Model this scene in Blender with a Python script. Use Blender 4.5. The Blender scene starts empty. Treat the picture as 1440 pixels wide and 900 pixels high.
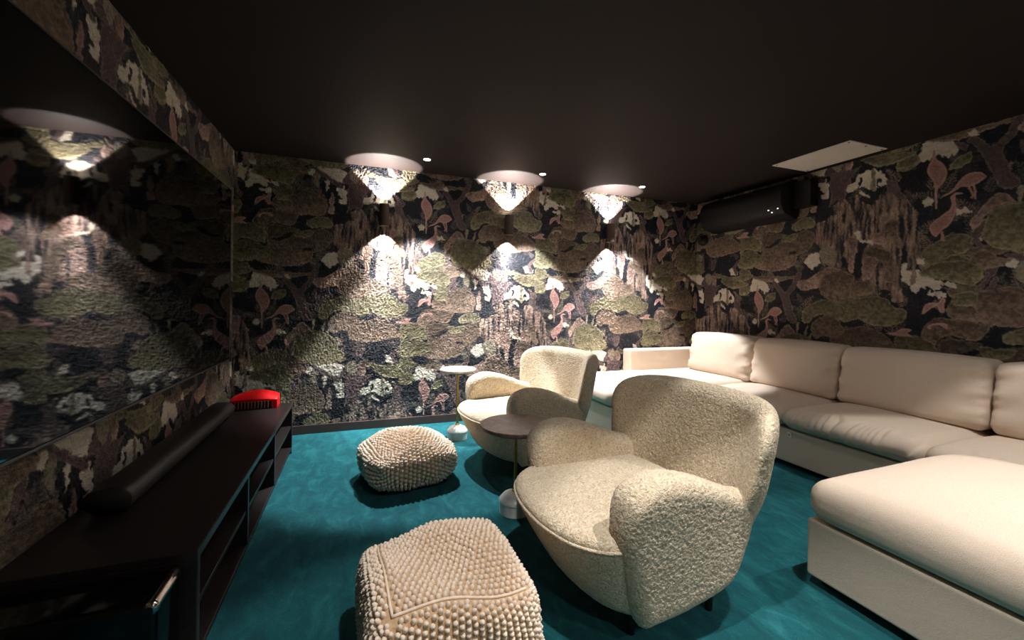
import bpy, bmesh, math, random
import numpy as np
from mathutils import Vector, Matrix
sc = bpy.context.scene
COL = sc.collection
R = math.radians
random.seed(3)
# ---------------------------------------------------------------- wallpaper pattern (computed, no image files)
F_PX, YAW, ROLL, CX, CY, HC = 592.0, .3486, .0145, 720.0, 423.3, 1.187
XL, XR, YB, HT = -.985, 3.876, 4.07, 2.4
def cam_axes():
    f = np.array([math.sin(YAW), math.cos(YAW), 0.]); r = np.array([math.cos(YAW), -math.sin(YAW), 0.]); u = np.cross(r, f)
    return math.cos(ROLL)*r + math.sin(ROLL)*u, -math.sin(ROLL)*r + math.cos(ROLL)*u, f
AX = cam_axes()
def wall_hit(px, py, wall):
    d = AX[0]*(px-CX)/F_PX - AX[1]*(py-CY)/F_PX + AX[2]
    if wall == 'B': t = YB/d[1]
    elif wall == 'R': t = XR/d[0]
    else: t = XL/d[0]
    return d[0]*t, d[1]*t, HC + d[2]*t
def pat(wall, x, y, z):
    """wall point -> pattern coordinates (half-drop repeat 1.365 x 1.737 m)"""
    if wall == 'B': return x-.593, z-.0155*(x-.593)-2.091
    if wall == 'R': return 4.095+(XR+YB-y-4.731)*.966, (z-1.248)*.93-.868
    return (XL-(YB-y))+2.205-2.73, z-2.155
PW, PH, DROP = 2.73, 1.737, .8685
VIEWS = {'A':(324,210,'B'),'Q':(324,300,'B'),'C':(324,390,'B'),'D':(324,480,'B'),'E':(464,300,'B'),'F':(464,390,'B'),'G':(464,480,'B'),
 '1':(1000,300,'R'),'2':(1140,220,'R'),'3':(1280,160,'R'),'4':(1140,300,'R'),'5':(1280,240,'R'),'6':(1280,330,'R'),'7':(1140,390,'R'),'8':(980,380,'R')}
# classes: olive, taupe, sand(pink brown), cream, pink, trunk, dark, grey, willow
SHAPES = """
taupe A 250,55 700,95 1440,180 1440,235 1200,215 1000,190 820,240 690,180 400,140 260,110
olive A 280,130 420,120 560,130 700,190 800,250 835,320 800,390 700,400 560,390 470,330 340,290 280,240
sand A -20,40 60,60 60,230 -20,230
cream A 60,230 180,240 330,290 430,350 400,390 300,340 220,340 160,380 120,330
cream A 320,400 400,390 490,440 460,470 400,450 360,420
olive A 530,480 600,430 720,430 820,490 760,540 640,570 560,550
trunk A 840,240 960,230 950,300 880,330 860,420 820,430 840,340
pink A 300,690 330,610 400,590 450,600 480,550 520,570 505,620 510,690 470,690 440,630 370,660 320,700
taupe A 740,570 830,520 960,490 1090,510 1180,570 1225,650 1210,740 1130,820 1020,840 1040,760 960,760 900,840 800,800 830,700 800,630
taupe A 520,660 560,600 640,570 740,580 810,640 830,710 790,790 700,800 600,770 540,720
cream A 1000,240 1060,220 1085,260 1050,310 1000,290
grey A 1090,260 1140,270 1130,400 1100,450 1070,420
cream A 1140,220 1290,210 1340,290 1440,380 1400,400 1260,310 1190,270
trunk A 1150,270 1260,320 1400,410 1440,400 1440,440 1340,400 1180,310
cream A 1190,340 1250,360 1260,440 1230,490 1215,430 1220,390
sand A 1260,620 1290,540 1320,620 1300,680 1320,770 1240,760 1270,690
cream A 1340,500 1440,470 1440,560 1360,550
olive Q 20,130 120,110 300,130 420,200 450,300 440,370 330,350 230,320 120,310 20,370
taupe Q 290,70 360,-20 470,-70 700,-20 860,10 830,110 790,150 700,150 560,110 460,150 420,200 300,130
taupe Q 460,170 560,140 800,170 960,210 1150,190 1280,250 1300,350 1190,460 1060,500 1040,560 980,620 850,660 700,670 560,650 400,620 310,570 330,500 430,450 470,370 450,280
olive Q 980,90 1100,40 1250,60 1300,150 1200,190 1000,180 960,140
olive Q 800,200 960,210 1060,230 1000,300 860,310 780,260
dark Q 880,100 950,-30 1000,-40 950,120 1010,180 1190,175 1060,205 880,210 800,175 700,160 560,115 690,145 820,155
dark Q 510,320 640,300 700,260 780,235 795,260 730,310 600,345
dark Q 920,440 1000,430 1030,470 940,475
olive Q 20,390 160,330 290,350 400,400 440,450 330,500 200,530 40,540 20,500
cream 3 0,590 60,570 160,470 150,420 200,350 270,340 340,360 540,350 560,400 630,450 580,500 540,530 520,520 480,570 460,530 430,520 420,545 390,515 350,510 330,540 270,560 240,580 215,575 160,620 130,605 100,630 60,605 30,620
olive Q 20,600 120,590 230,640 240,700 160,740 20,720
cream Q 1150,600 1210,520 1300,500 1380,560 1400,610 1290,670 1240,690 1200,640
taupe 3 160,345 500,235 1000,125 1370,15 1440,-5 1440,70 1150,140 950,220 760,280 560,340 300,352
trunk 8 960,170 1010,160 1080,240 1110,280 1180,210 1230,110 1260,40 1330,20 1300,130 1240,230 1170,320 1190,420 1230,540 1270,640 1180,670 1130,580 1080,430 1050,320 990,220
cream 8 970,120 1010,105 1040,150 1010,165
trunk 3 560,360 650,350 720,380 740,420 690,470 620,430
olive C 10,60 80,10 190,25 240,90 210,160 110,185 10,170
pink 5 300,160 240,70 215,10 230,-60 280,-160 290,-260 310,-260 325,-160 390,-110 440,-60 470,30 430,140 370,210 345,260 345,400 335,480 318,480 312,400
olive 3 480,700 540,600 640,530 740,480 790,500 770,580 700,650 620,690 520,710
pink 5 370,360 420,310 500,270 570,200 620,130 680,70 760,30 870,15 930,40 965,80 900,130 820,180 740,205 650,205 590,240 530,280 470,310 420,330
pinkline 5 740,210 780,270 795,310 770,350
pinkline 5 805,190 825,260 820,360
pink 5 510,340 540,300 600,275 680,290 600,300 570,320 575,400 585,500 550,600 480,700 420,740 360,800 320,835 270,800 240,720 290,650 370,590 450,530 500,490 525,420
pinkline 5 400,770 405,830 390,890
pinkline 5 400,780 420,850 425,890
cream 5 580,490 640,490 690,470 780,520 720,545 690,530 640,580 620,550 585,570
cream 5 150,420 200,380 270,350 300,390 270,430 240,455 190,440
willow C -150,420 0,380 100,480 170,560 190,700 195,900 200,1150 100,1200 60,1000 -150,1000
sand C 690,780 760,700 830,610 910,570 980,610 1040,700 1070,760 930,740 820,740 740,880 720,900 690,850
sand 5 800,740 850,660 960,600 1020,540 1120,440 1230,395 1370,440 1370,520 1440,620 1350,650 1230,640 1190,600 1090,690 1030,740 960,830 920,900 850,900 1000,720 960,640 880,670 850,800
grey C 1040,540 1080,540 1060,680 1100,760 1050,720 1030,650
grey C 1120,760 1180,580 1200,570 1150,760
grey C 1190,740 1230,660 1260,660 1210,780
grey C 1270,780 1350,760 1400,810 1380,870 1340,870 1350,820 1290,810
sand C 1040,50 1100,0 1260,0 1280,80 1180,140 1090,110
trunk D 700,100 790,0 830,20 760,120 800,250 820,350 900,400 840,520 780,600 740,590 820,480 780,400 750,260 710,180
taupe 6 740,370 800,250 920,180 1050,220 1140,290 1300,290 1370,340 1290,390 1050,420 920,450 800,430
olive D 240,320 260,260 380,160 520,95 640,95 710,150 700,210 640,270 520,310 420,360 290,400 240,370
cream D 60,520 240,500 420,540 480,580 300,600 120,600
olive D 240,450 360,370 520,340 660,350 760,410 790,480 750,550 680,580 520,540 360,510 240,480
cream 6 0,560 160,600 330,640 380,680 300,700 260,680 220,640 180,680 140,660 100,720 60,740 0,700
cream 6 210,750 250,735 300,730 340,760 400,730 460,760 440,800 400,790 360,810 330,770 270,770
cream 6 420,610 560,620 590,670 570,690 480,650
trunk 6 390,620 480,680 600,740 560,760 450,700 380,650
trunk 6 860,740 960,700 1040,560 1090,520 1120,550 1080,650 1040,740 920,790
olive D 780,120 800,20 820,-60 940,-130 1130,-130 1290,-60 1350,30 1400,120 1440,170 1400,240 1260,290 1080,300 960,260 860,240
cream D 1060,300 1200,300 1330,280 1440,330 1440,440 1330,440 1200,380
trunk D 940,290 1040,300 1200,390 1380,480 1360,530 1200,440 1080,370 960,320
cream D 940,380 1000,340 1040,360 1010,420 950,410
grey D 1020,420 1080,350 1090,480 1070,550 1030,520
cream D 1140,450 1200,460 1210,540 1180,580 1180,500
olive 6 520,800 600,740 720,710 860,750 910,830 860,900 560,900
taupe D 760,900 740,640 830,610 960,600 1080,640 1160,700 1195,770 1170,840 1120,900
sand D 1210,700 1250,600 1280,680 1260,760 1280,850 1200,850 1220,770
cream D 1320,600 1400,540 1440,560 1440,640 1380,640
trunk G 260,250 340,280 360,420 430,560 420,640 380,700 380,900 300,900 310,780 240,640 200,480 120,430 180,330
grey G 210,300 300,260 340,320 320,420 240,400
sand G 350,290 440,300 440,420 380,440
olive G 440,250 600,290 800,300 1000,260 1100,280 1040,330 900,370 700,390 560,330 460,320
cream G 700,200 780,180 860,260 800,290 720,270
trunk G 760,160 840,90 890,60 870,110 820,170 850,260 800,270
olive G 850,130 940,60 1100,20 1280,30 1260,120 1150,170 1040,190 900,190
trunk G 340,60 440,60 420,160 360,220 330,150
cream 2 455,430 480,370 560,320 600,240 720,180 780,170 800,160 900,230 970,280 960,340 930,360 900,390 870,370 830,400 800,390 760,430 680,390 600,400 500,450 460,470
olive 2 770,170 810,170 825,420 800,440 755,420 775,300
dark 2 600,400 620,310 610,275 640,265 665,290 640,350
dark 2 850,370 835,310 880,270 905,290 895,340 865,330 865,430
cream 2 610,450 660,470 740,500 740,530 700,510 640,490
cream 2 120,520 180,500 210,450 235,480 220,540 160,550
trunk 2 240,340 300,220 420,180 560,160 640,120 560,200 480,320 430,440 440,540 320,560 240,640 260,500
olive 2 640,40 900,-30 1340,-60 1140,60 900,130 700,90
trunk 2 960,290 1020,300 1100,330 1130,420 1200,520 1120,540 1040,480 970,440
willow 2 210,930 270,760 330,720 340,600 380,550 440,545 500,620 520,680 545,600 560,500 610,490 640,560 720,600 800,600 850,540 900,450 980,480 1050,520 1040,600 1120,540 1190,580 1200,650 1310,660 1340,760 1350,950 900,1000
willow 4 60,150 200,80 300,20 900,-40 1340,-20 1340,100 1380,300 1390,560 1340,600 1320,880 1260,900 1290,620 1240,430 1190,340 1150,480 1150,900 1165,1100 1040,1130 980,980 800,960 640,850 560,820 440,700 350,690 200,680 110,600 120,450 60,350
dark 4 620,380 700,370 720,400 670,470 650,600 640,800 560,820 440,700 380,600 400,540 460,600 480,720 540,740 560,560 600,480
taupe 4 930,150 1020,90 1130,100 1100,250 1190,420 1060,420 1000,260 960,280
taupe 4 680,460 850,420 1000,490 1060,600 1060,850 900,850 930,680 850,600 720,560
sand 4 680,560 850,580 800,740 740,840 650,830
sand 4 480,300 540,320 590,430 550,560 540,740 480,720 480,500
cream 4 540,240 620,240 640,330 700,350 800,360 790,400 700,370 620,370 590,320
sand 4 780,260 920,260 960,380 860,400 800,380
dark 4 1150,480 1190,420 1230,620 1150,680
cream 4 1150,680 1220,640 1200,860 1150,860
cream 4 1320,600 1440,580 1440,640 1350,640
grey 4 110,480 200,430 280,440 320,560 300,660 200,650 130,600
sand 4 -100,900 -60,850 30,790 200,690 330,690 390,740 200,790 120,850 110,930 20,950
taupe 7 110,150 120,40 200,-50 350,-90 480,-60 560,0 510,100 500,250 430,360 330,330 160,240
taupe 7 510,110 600,50 720,50 800,110 820,190 640,240 500,260
olive 7 300,400 330,340 480,280 640,250 800,235 950,270 1050,370 1180,400 1215,480 1160,570 1020,615 850,620 720,590 600,520 560,540 400,560 300,480
olive 7 -120,500 -60,380 80,300 200,280 320,330 470,400 440,480 330,560 160,480 40,500 0,560 -80,580
taupe 7 300,900 240,780 300,660 480,640 640,620 800,660 950,740 1040,830 1060,900 1050,950 500,960
taupe 7 40,560 160,490 300,510 390,600 420,700 300,760 150,740 60,780 0,660
pink 7 930,650 980,700 1090,690 1150,650 1270,660 1250,690 1220,700 1300,760 1240,750 1100,740 1000,720
pink 1 570,190 620,150 690,140 690,185 650,160 600,180 590,215
"""
def smooth(P, n=5):
    P = np.array(P, float); N = len(P); out = []
    for i in range(N):
        a, b, c, d = P[i-1], P[i], P[(i+1) % N], P[(i+2) % N]
        for k in range(n):
            t = k/n
            out.append(.5*((2*b)+(-a+c)*t+(2*a-5*b+4*c-d)*t*t+(-a+3*b-3*c+d)*t**3))
    return np.array(out)
def srgb(r, g, b):
    c = np.array([r, g, b])/255.
    return np.where(c <= .04045, c/12.92, ((c+.055)/1.055)**2.4)
def fill(mask, P, res, T=None):
    """scan fill of polygon P (pattern metres) into a periodic mask"""
    H, W = mask.shape
    x0, x1 = int(P[:, 0].min()/res)-2, int(P[:, 0].max()/res)+2
    y0, y1 = int(P[:, 1].min()/res)-2, int(P[:, 1].max()/res)+2
    gx, gy = np.meshgrid((np.arange(x0, x1)+.5)*res, (np.arange(y0, y1)+.5)*res)
    ins = np.zeros(gx.shape, bool); N = len(P)
    for i in range(N):
        ax, ay = P[i]; bx, by = P[(i+1) % N]
        if ay == by: continue
        c = (ay > gy) != (by > gy)
        ins ^= c & (gx < (bx-ax)*(gy-ay)/(by-ay)+ax)
    jj, ii = np.nonzero(ins)
    mask[(jj+y0) % H, (ii+x0) % W] = True
    if T is not None: T[(jj+y0) % H, (ii+x0) % W] = (gy[jj, ii]-P[:, 1].min())/(np.ptp(P[:, 1])+1e-9)
def vnoise(shape, cx, cy, rng):
    """periodic value noise, cell size in pixels"""
    H, W = shape; ny, nx = max(2, round(H/cy)), max(2, round(W/cx))
    g = rng.random((ny, nx)); y = np.arange(H)/H*ny; x = np.arange(W)/W*nx
    yi, xi = y.astype(int), x.astype(int); fy, fx = y-yi, x-xi
    fy = fy*fy*(3-2*fy); fx = fx*fx*(3-2*fx); y2, x2 = (yi+1) % ny, (xi+1) % nx
    a = g[yi][:, xi]*(1-fx)+g[yi][:, x2]*fx; b = g[y2][:, xi]*(1-fx)+g[y2][:, x2]*fx
    return a*(1-fy[:, None])+b*fy[:, None]
def make_pattern(res=.0035):
    W, H = round(PW/res), round(PH/res); rx, ry = PW/W, PH/H; res = (rx+ry)/2
    rng = np.random.default_rng(4); S = (H, W)
    n1 = vnoise(S, 2, 2, rng); n2 = vnoise(S, 5, 4, rng); n3 = vnoise(S, 14, 9, rng); n4 = vnoise(S, 40, 30, rng)
    st = vnoise(S, 3, 22, rng)*.6+vnoise(S, 7, 40, rng)*.4
    lt = vnoise(S, 14, 2, rng)
    ground = srgb(19, 22, 32)
    img = np.ones(S+(3,))*ground*(.7+.6*n2[..., None])
    # sprigs on the ground
    fern = np.clip((vnoise(S, 60, 44, rng)-.5)*5, 0, 1)*np.clip((lt*.5+n3*.5-.42)*5, 0, 1)*(.4+.8*n1)
    img = img*(1-fern[..., None])+srgb(60, 55, 56)*fern[..., None]
    sp = (n2*.5+n1*.5 > .78) & (n4 > .4); img[sp] = srgb(64, 70, 80)
    pal = {'olive':(srgb(122,113,84), srgb(166,156,126)), 'taupe':(srgb(122,101,86), srgb(162,140,120)), 'sand':(srgb(162,132,120), srgb(192,162,146)),
      'cream':(srgb(226,214,196), srgb(232,222,206)), 'pink':(srgb(168,126,118), srgb(190,150,140)), 'pinkline':(srgb(180,136,126),)*2, 'trunk':(srgb(98,80,80), srgb(128,108,106)),
      'dark':(ground, ground), 'grey':(srgb(140,130,112), srgb(185,176,160)), 'willow':(srgb(140,112,100), srgb(186,160,142))}
    # small fern fronds and scrolls growing in the dark ground
    for q in range(120):
        bx, by, an, ln = rng.random()*PW/2, rng.random()*PH, rng.normal(1.57, .6), .07+.11*rng.random(); cv = rng.normal(0, 5)
        tone = (srgb(92, 80, 82), srgb(118, 108, 94), srgb(84, 84, 72), srgb(140, 116, 108))[q % 4]
        m = np.zeros(S, bool); x, y, a_ = bx, by, an; n_ = 9
        for k in range(n_):
            st_ = ln/n_; x2, y2 = x+math.cos(a_)*st_, y+math.sin(a_)*st_; nx_, ny_ = -math.sin(a_), math.cos(a_); w_ = .0035
            fill(m, np.array([(x+nx_*w_, y+ny_*w_), (x2+nx_*w_, y2+ny_*w_), (x2-nx_*w_, y2-ny_*w_), (x-nx_*w_, y-ny_*w_)]), res)
            for sd in (1, -1):
                la = a_+sd*1.0; ll = ln*.34*(1-k/n_)+.008; lx, ly = x+math.cos(la)*ll, y+math.sin(la)*ll; px_, py_ = -math.sin(la)*.0045, math.cos(la)*.0045
                fill(m, np.array([(x, y), ((x+lx)/2+px_, (y+ly)/2+py_), (lx, ly), ((x+lx)/2-px_, (y+ly)/2-py_)]), res)
            x, y, a_ = x2, y2, a_+cv*st_
        m |= np.roll(np.roll(m, W//2, 1), int(round(DROP/ry)), 0)
        img[m] = (tone*(.6+.7*n1)[..., None])[m]
    for late in (False, True):
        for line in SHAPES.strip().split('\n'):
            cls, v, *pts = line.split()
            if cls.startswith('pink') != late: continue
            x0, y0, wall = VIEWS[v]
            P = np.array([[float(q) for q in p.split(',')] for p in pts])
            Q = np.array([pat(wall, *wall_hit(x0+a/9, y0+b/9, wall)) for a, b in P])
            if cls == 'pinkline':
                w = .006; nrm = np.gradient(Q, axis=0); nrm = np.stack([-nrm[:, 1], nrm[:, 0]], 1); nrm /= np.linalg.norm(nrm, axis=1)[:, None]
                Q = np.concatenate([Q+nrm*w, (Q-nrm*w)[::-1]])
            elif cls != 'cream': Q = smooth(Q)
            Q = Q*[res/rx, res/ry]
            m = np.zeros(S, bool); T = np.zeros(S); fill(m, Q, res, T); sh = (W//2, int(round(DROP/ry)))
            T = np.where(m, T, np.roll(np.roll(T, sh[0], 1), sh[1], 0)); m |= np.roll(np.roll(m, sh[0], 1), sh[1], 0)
            er = m.copy(); er2 = m
            for k in range(3):
                if k == 2: er2 = er.copy()
                er = er & np.roll(er, 1, 0) & np.roll(er, -1, 0) & np.roll(er, 1, 1) & np.roll(er, -1, 1)
            body, rim = pal[cls]
            if cls in ('olive', 'taupe', 'sand'):
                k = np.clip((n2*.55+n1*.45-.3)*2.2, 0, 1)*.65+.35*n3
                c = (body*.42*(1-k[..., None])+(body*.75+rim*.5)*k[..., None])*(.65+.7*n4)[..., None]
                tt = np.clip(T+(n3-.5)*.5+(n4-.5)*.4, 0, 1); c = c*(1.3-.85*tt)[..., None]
                halo = np.roll(m, 1, 0)|np.roll(m, -1, 0)|np.roll(m, 1, 1)|np.roll(m, -1, 1)
                img[halo & ~m] *= .55
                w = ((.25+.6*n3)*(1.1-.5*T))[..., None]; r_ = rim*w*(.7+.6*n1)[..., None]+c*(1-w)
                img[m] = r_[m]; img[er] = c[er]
            elif cls == 'willow':
                k = np.clip((st-.28)*2.6, 0, 1)[..., None]
                c = (ground*1.6)*(1-k)+(body*(1-n3[..., None])+rim*n3[..., None])*k
                c = c*(.75+.5*n1)[..., None]; img[m] = c[m]
            elif cls in ('pink', 'pinkline'):
                c = body*(.7+.5*n1+.15*n2)[..., None]; img[m] = (rim*np.ones(S+(1,)))[m]; img[er] = c[er]
            elif cls == 'trunk':
                c = body*(.55+.8*n1*st+.3*n2)[..., None]; img[m] = (rim*(.6+.5*n1)[..., None])[m]; img[er2] = c[er2]
            elif cls == 'cream':
                # jagged grass-like lower edge
                sh_ = (vnoise(S, 4, 60, rng)*9).astype(int); yy = np.arange(H)[:, None]; mm = m[(yy-sh_+2) % H, np.arange(W)[None, :]] | m
                c = body*(.85+.2*n1)[..., None]; img[m] = c[m]
                lo = mm & ~m; img[lo] = c[lo]*.9
            else:
                c = body*(.6+.8*n1)[..., None]; img[m] = c[m]
        if not late:
            jy = ((vnoise(S, 6, 5, rng)-.5)*3.2+(n1-.5)*1.6).round().astype(int); jx = ((vnoise(S, 6, 5, rng)-.5)*3.2+(n2-.5)*2).round().astype(int)
            img = img[(np.arange(H)[:, None]+jy) % H, (np.arange(W)[None, :]+jx) % W]
    img *= (.88+.24*lt)[..., None]
    return img, rx, ry
def sample(img, rx, ry, p, q):
    H, W, _ = img.shape
    x = p/rx-.5; y = q/ry-.5; xi = np.floor(x).astype(int); yi = np.floor(y).astype(int); fx = (x-xi)[:, None]; fy = (y-yi)[:, None]
    g = lambda a, b: img[b % H, a % W]
    return (g(xi, yi)*(1-fx)+g(xi+1, yi)*fx)*(1-fy)+(g(xi, yi+1)*(1-fx)+g(xi+1, yi+1)*fx)*fy
# ---------------------------------------------------------------- helpers
def link(name, me, mat=None, parent=None, smooth_=True):
    o = bpy.data.objects.new(name, me); COL.objects.link(o)
    if mat: me.materials.append(mat)
    if smooth_: me.polygons.foreach_set('use_smooth', [True]*len(me.polygons))
    if parent: o.parent = parent
    return o
def mesh_np(name, V, Fq, mat=None, parent=None, smooth_=True):
    me = bpy.data.meshes.new(name); V = np.asarray(V, float); Fq = np.asarray(Fq, int); k = Fq.shape[1]
    me.vertices.add(len(V)); me.vertices.foreach_set('co', V.ravel())
    me.loops.add(Fq.size); me.loops.foreach_set('vertex_index', Fq.ravel())
    me.polygons.add(len(Fq)); me.polygons.foreach_set('loop_start', np.arange(len(Fq))*k)
    me.update(calc_edges=True); me.validate()
    return link(name, me, mat, parent, smooth_)
def from_bm(name, bm, mat=None, parent=None, smooth_=True):
    bmesh.ops.recalc_face_normals(bm, faces=bm.faces)
    me = bpy.data.meshes.new(name); bm.to_mesh(me); bm.free(); return link(name, me, mat, parent, smooth_)
def bbox(bm, x0, x1, y0, y1, z0, z1, bev=0., seg=2):
    b = bmesh.new(); r = bmesh.ops.create_cube(b, size=1)
    for v in b.verts: v.co = ((x0+x1)/2+v.co.x*(x1-x0), (y0+y1)/2+v.co.y*(y1-y0), (z0+z1)/2+v.co.z*(z1-z0))
    if bev: bmesh.ops.bevel(b, geom=list(b.edges), offset=bev, segments=seg, profile=.5, affect='EDGES')
    me = bpy.data.meshes.new('t'); b.to_mesh(me); b.free(); bm.from_mesh(me); bpy.data.meshes.remove(me)
def box(name, x0, x1, y0, y1, z0, z1, mat, parent=None, bev=.003, seg=2):
    bm = bmesh.new(); bbox(bm, x0, x1, y0, y1, z0, z1, bev, seg); return from_bm(name, bm, mat, parent, False)
def lathe(name, prof, mat, parent=None, n=48, axis='Z', loc=(0, 0, 0)):
    bm = bmesh.new(); rings = []
    for r, z in prof:
        ring = []
        for i in range(n):
            a = 2*math.pi*i/n; p = (r*math.cos(a), r*math.sin(a), z)
            ring.append(bm.verts.new(p))
        rings.append(ring)
    for a, b in zip(rings, rings[1:]):
        for i in range(n): bm.faces.new((a[i], a[(i+1) % n], b[(i+1) % n], b[i]))
    for ring in (rings[0], rings[-1]):
        try: bm.faces.new(ring)
        except Exception: pass
    for v in bm.verts:
        x, y, z = v.co
        v.co = Vector((x, y, z) if axis == 'Z' else (x, z, y) if axis == 'Y' else (z, x, y))+Vector(loc)
    o = from_bm(name, bm, mat, parent)
    o.data.set_sharp_from_angle(angle=R(38)) if hasattr(o.data, 'set_sharp_from_angle') else None
    return o
def tube_mesh(bm, pts, r, n=8, closed=False):
    P = [Vector(p) for p in pts]; rings = []; N = len(P)
    for i in range(N):
        a = P[i-1] if (closed or i > 0) else P[i]; b = P[(i+1) % N] if (closed or i < N-1) else P[i]
        t = (b-a).normalized(); up = Vector((0, 0, 1)) if abs(t.z) < .9 else Vector((1, 0, 0))
        u = t.cross(up).normalized(); v = u.cross(t)
        rings.append([bm.verts.new(P[i]+(u*math.cos(k*2*math.pi/n)+v*math.sin(k*2*math.pi/n))*r) for k in range(n)])
    for i in range(N if closed else N-1):
        a, b = rings[i], rings[(i+1) % N]
        for k in range(n): bm.faces.new((a[k], a[(k+1) % n], b[(k+1) % n], b[k]))
    if not closed: bm.faces.new(rings[0]); bm.faces.new(rings[-1])
def empty(name, loc, rz=0):
    o = bpy.data.objects.new(name, None); COL.objects.link(o); o.location = loc; o.rotation_euler = (0, 0, rz); o.empty_display_size = .1
    return o
def tag(o, label, cat, group=None):
    o['label'] = label; o['category'] = cat
    if group: o['group'] = group
    return o
def structure(o): o['kind'] = 'structure'; return o
def copy_tree(o, parent=None):
    c = o.copy(); COL.objects.link(c); c.parent = parent
    for ch in [x for x in bpy.data.objects if x.parent == o]: copy_tree(ch, c)
    return c
# --- naive surface nets on a signed distance grid
def surfnet(fn, lo, hi, h):
    lo = np.array(lo, float); n = np.ceil((np.array(hi)-lo)/h).astype(int)+1
    ax = [lo[i]+np.arange(n[i])*h for i in range(3)]
    X, Y, Z = np.meshgrid(*ax, indexing='ij'); D = fn(X, Y, Z)
    S = D < 0; nx, ny, nz = n-1
    acc = np.zeros((nx, ny, nz, 3)); cnt = np.zeros((nx, ny, nz))
    cor = [(i, j, k) for i in (0, 1) for j in (0, 1) for k in (0, 1)]
    sl = lambda c: (slice(c[0], c[0]+nx), slice(c[1], c[1]+ny), slice(c[2], c[2]+nz))
    for a in cor:
        for d in range(3):
            if a[d]: continue
            b = list(a); b[d] = 1; b = tuple(b)
            da, db = D[sl(a)], D[sl(b)]; m = (da < 0) != (db < 0)
            t = np.where(m, da/np.where(m, da-db, 1), 0)
            p = np.zeros((nx, ny, nz, 3)); p[...] = a; p[..., d] = t
            acc += p*m[..., None]; cnt += m
    act = cnt > 0; idx = -np.ones(act.shape, int); idx[act] = np.arange(act.sum())
    cell = np.stack(np.nonzero(act), 1); V = lo+(cell+acc[act]/cnt[act][:, None])*h
    quads = []
    for d in range(3):
        e1, e2 = [(1, 2), (2, 0), (0, 1)][d]
        s = [slice(None)]*3; t = [slice(None)]*3; s[d] = slice(0, -1); t[d] = slice(1, None)
        m = S[tuple(s)] != S[tuple(t)]; ii = np.stack(np.nonzero(m), 1)
        ii = ii[(ii[:, e1] > 0) & (ii[:, e2] > 0) & (ii[:, e1] < n[e1]-1) & (ii[:, e2] < n[e2]-1)]
        inside = S[tuple(ii.T)]
        def c(o1, o2):
            q = ii.copy(); q[:, e1] += o1; q[:, e2] += o2; return idx[tuple(q.T)]
        q = np.stack([c(-1, -1), c(0, -1), c(0, 0), c(-1, 0)], 1)
        q[~inside] = q[~inside][:, ::-1]; quads.append(q)
    return V, np.concatenate(quads)
def poly_sdf(P, X, Y):
    P = np.asarray(P, float); d = np.full(X.shape, 1e9); s = np.ones(X.shape)
    N = len(P)
    for i in range(N):
        a = P[i]; b = P[i-1]; e = b-a; wx, wy = X-a[0], Y-a[1]
        t = np.clip((wx*e[0]+wy*e[1])/max(e@e, 1e-12), 0, 1); d = np.minimum(d, (wx-e[0]*t)**2+(wy-e[1]*t)**2)
        c1 = Y >= a[1]; c2 = Y < b[1]; c3 = e[0]*wy > e[1]*wx
        fl = (c1 & c2 & c3) | (~c1 & ~c2 & ~c3); s = np.where(fl, -s, s)
    return s*np.sqrt(d)
def ext(d2, dz, r):
    """rounded intersection of a 2D sdf and a slab distance"""
    a, b = d2+r, dz+r
    return np.sqrt(np.maximum(a, 0)**2+np.maximum(b, 0)**2)+np.minimum(np.maximum(a, b), 0)-r
def rbox(X, Y, Z, c, hs, r):
    qx, qy, qz = abs(X-c[0])-hs[0]+r, abs(Y-c[1])-hs[1]+r, abs(Z-c[2])-hs[2]+r
    return np.sqrt(np.maximum(qx, 0)**2+np.maximum(qy, 0)**2+np.maximum(qz, 0)**2)+np.minimum(np.maximum(np.maximum(qx, qy), qz), 0)-r
def smin(a, b, k):
    h = np.clip(.5+.5*(b-a)/k, 0, 1); return b*(1-h)+a*h-k*h*(1-h)
# ---------------------------------------------------------------- materials
def mat(name, col, rough=.6, metal=0., spec=.5):
    m = bpy.data.materials.new(name); m.use_nodes = True; b = m.node_tree.nodes['Principled BSDF']
    b.inputs['Base Color'].default_value = (*col, 1); b.inputs['Roughness'].default_value = rough; b.inputs['Metallic'].default_value = metal
    b.inputs['Specular IOR Level'].default_value = spec
    return m
def nd(m, typ, **kw):
    n = m.node_tree.nodes.new(typ)
    for k, v in kw.items():
        if k in n.inputs: n.inputs[k].default_value = v
        else: setattr(n, k, v)
    return n
def lk(m, a, ao, b, bi): m.node_tree.links.new(a.outputs[ao], b.inputs[bi])
def coords(m, kind='Object', scale=None):
    tc = nd(m, 'ShaderNodeTexCoord')
    if scale is None: return tc, kind
    mp = nd(m, 'ShaderNodeMapping'); mp.inputs['Scale'].default_value = scale; lk(m, tc, kind, mp, 'Vector'); return mp, 'Vector'
def ramp(m, src, out, stops):
    r = nd(m, 'ShaderNodeValToRGB'); e = r.color_ramp.elements
    while len(e) < len(stops): e.new(.5)
    for k, (p, c) in zip(e, stops): k.position = p; k.color = (*c, 1) if len(c) == 3 else c
    lk(m, src, out, r, 'Fac'); return r
def bump(m, src, out, strength, dist, prev=None):
    b = nd(m, 'ShaderNodeBump', Strength=strength, Distance=dist); lk(m, src, out, b, 'Height')
    if prev: lk(m, prev, 'Normal', b, 'Normal')
    lk(m, b, 'Normal', m.node_tree.nodes['Principled BSDF'], 'Normal'); return b
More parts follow.
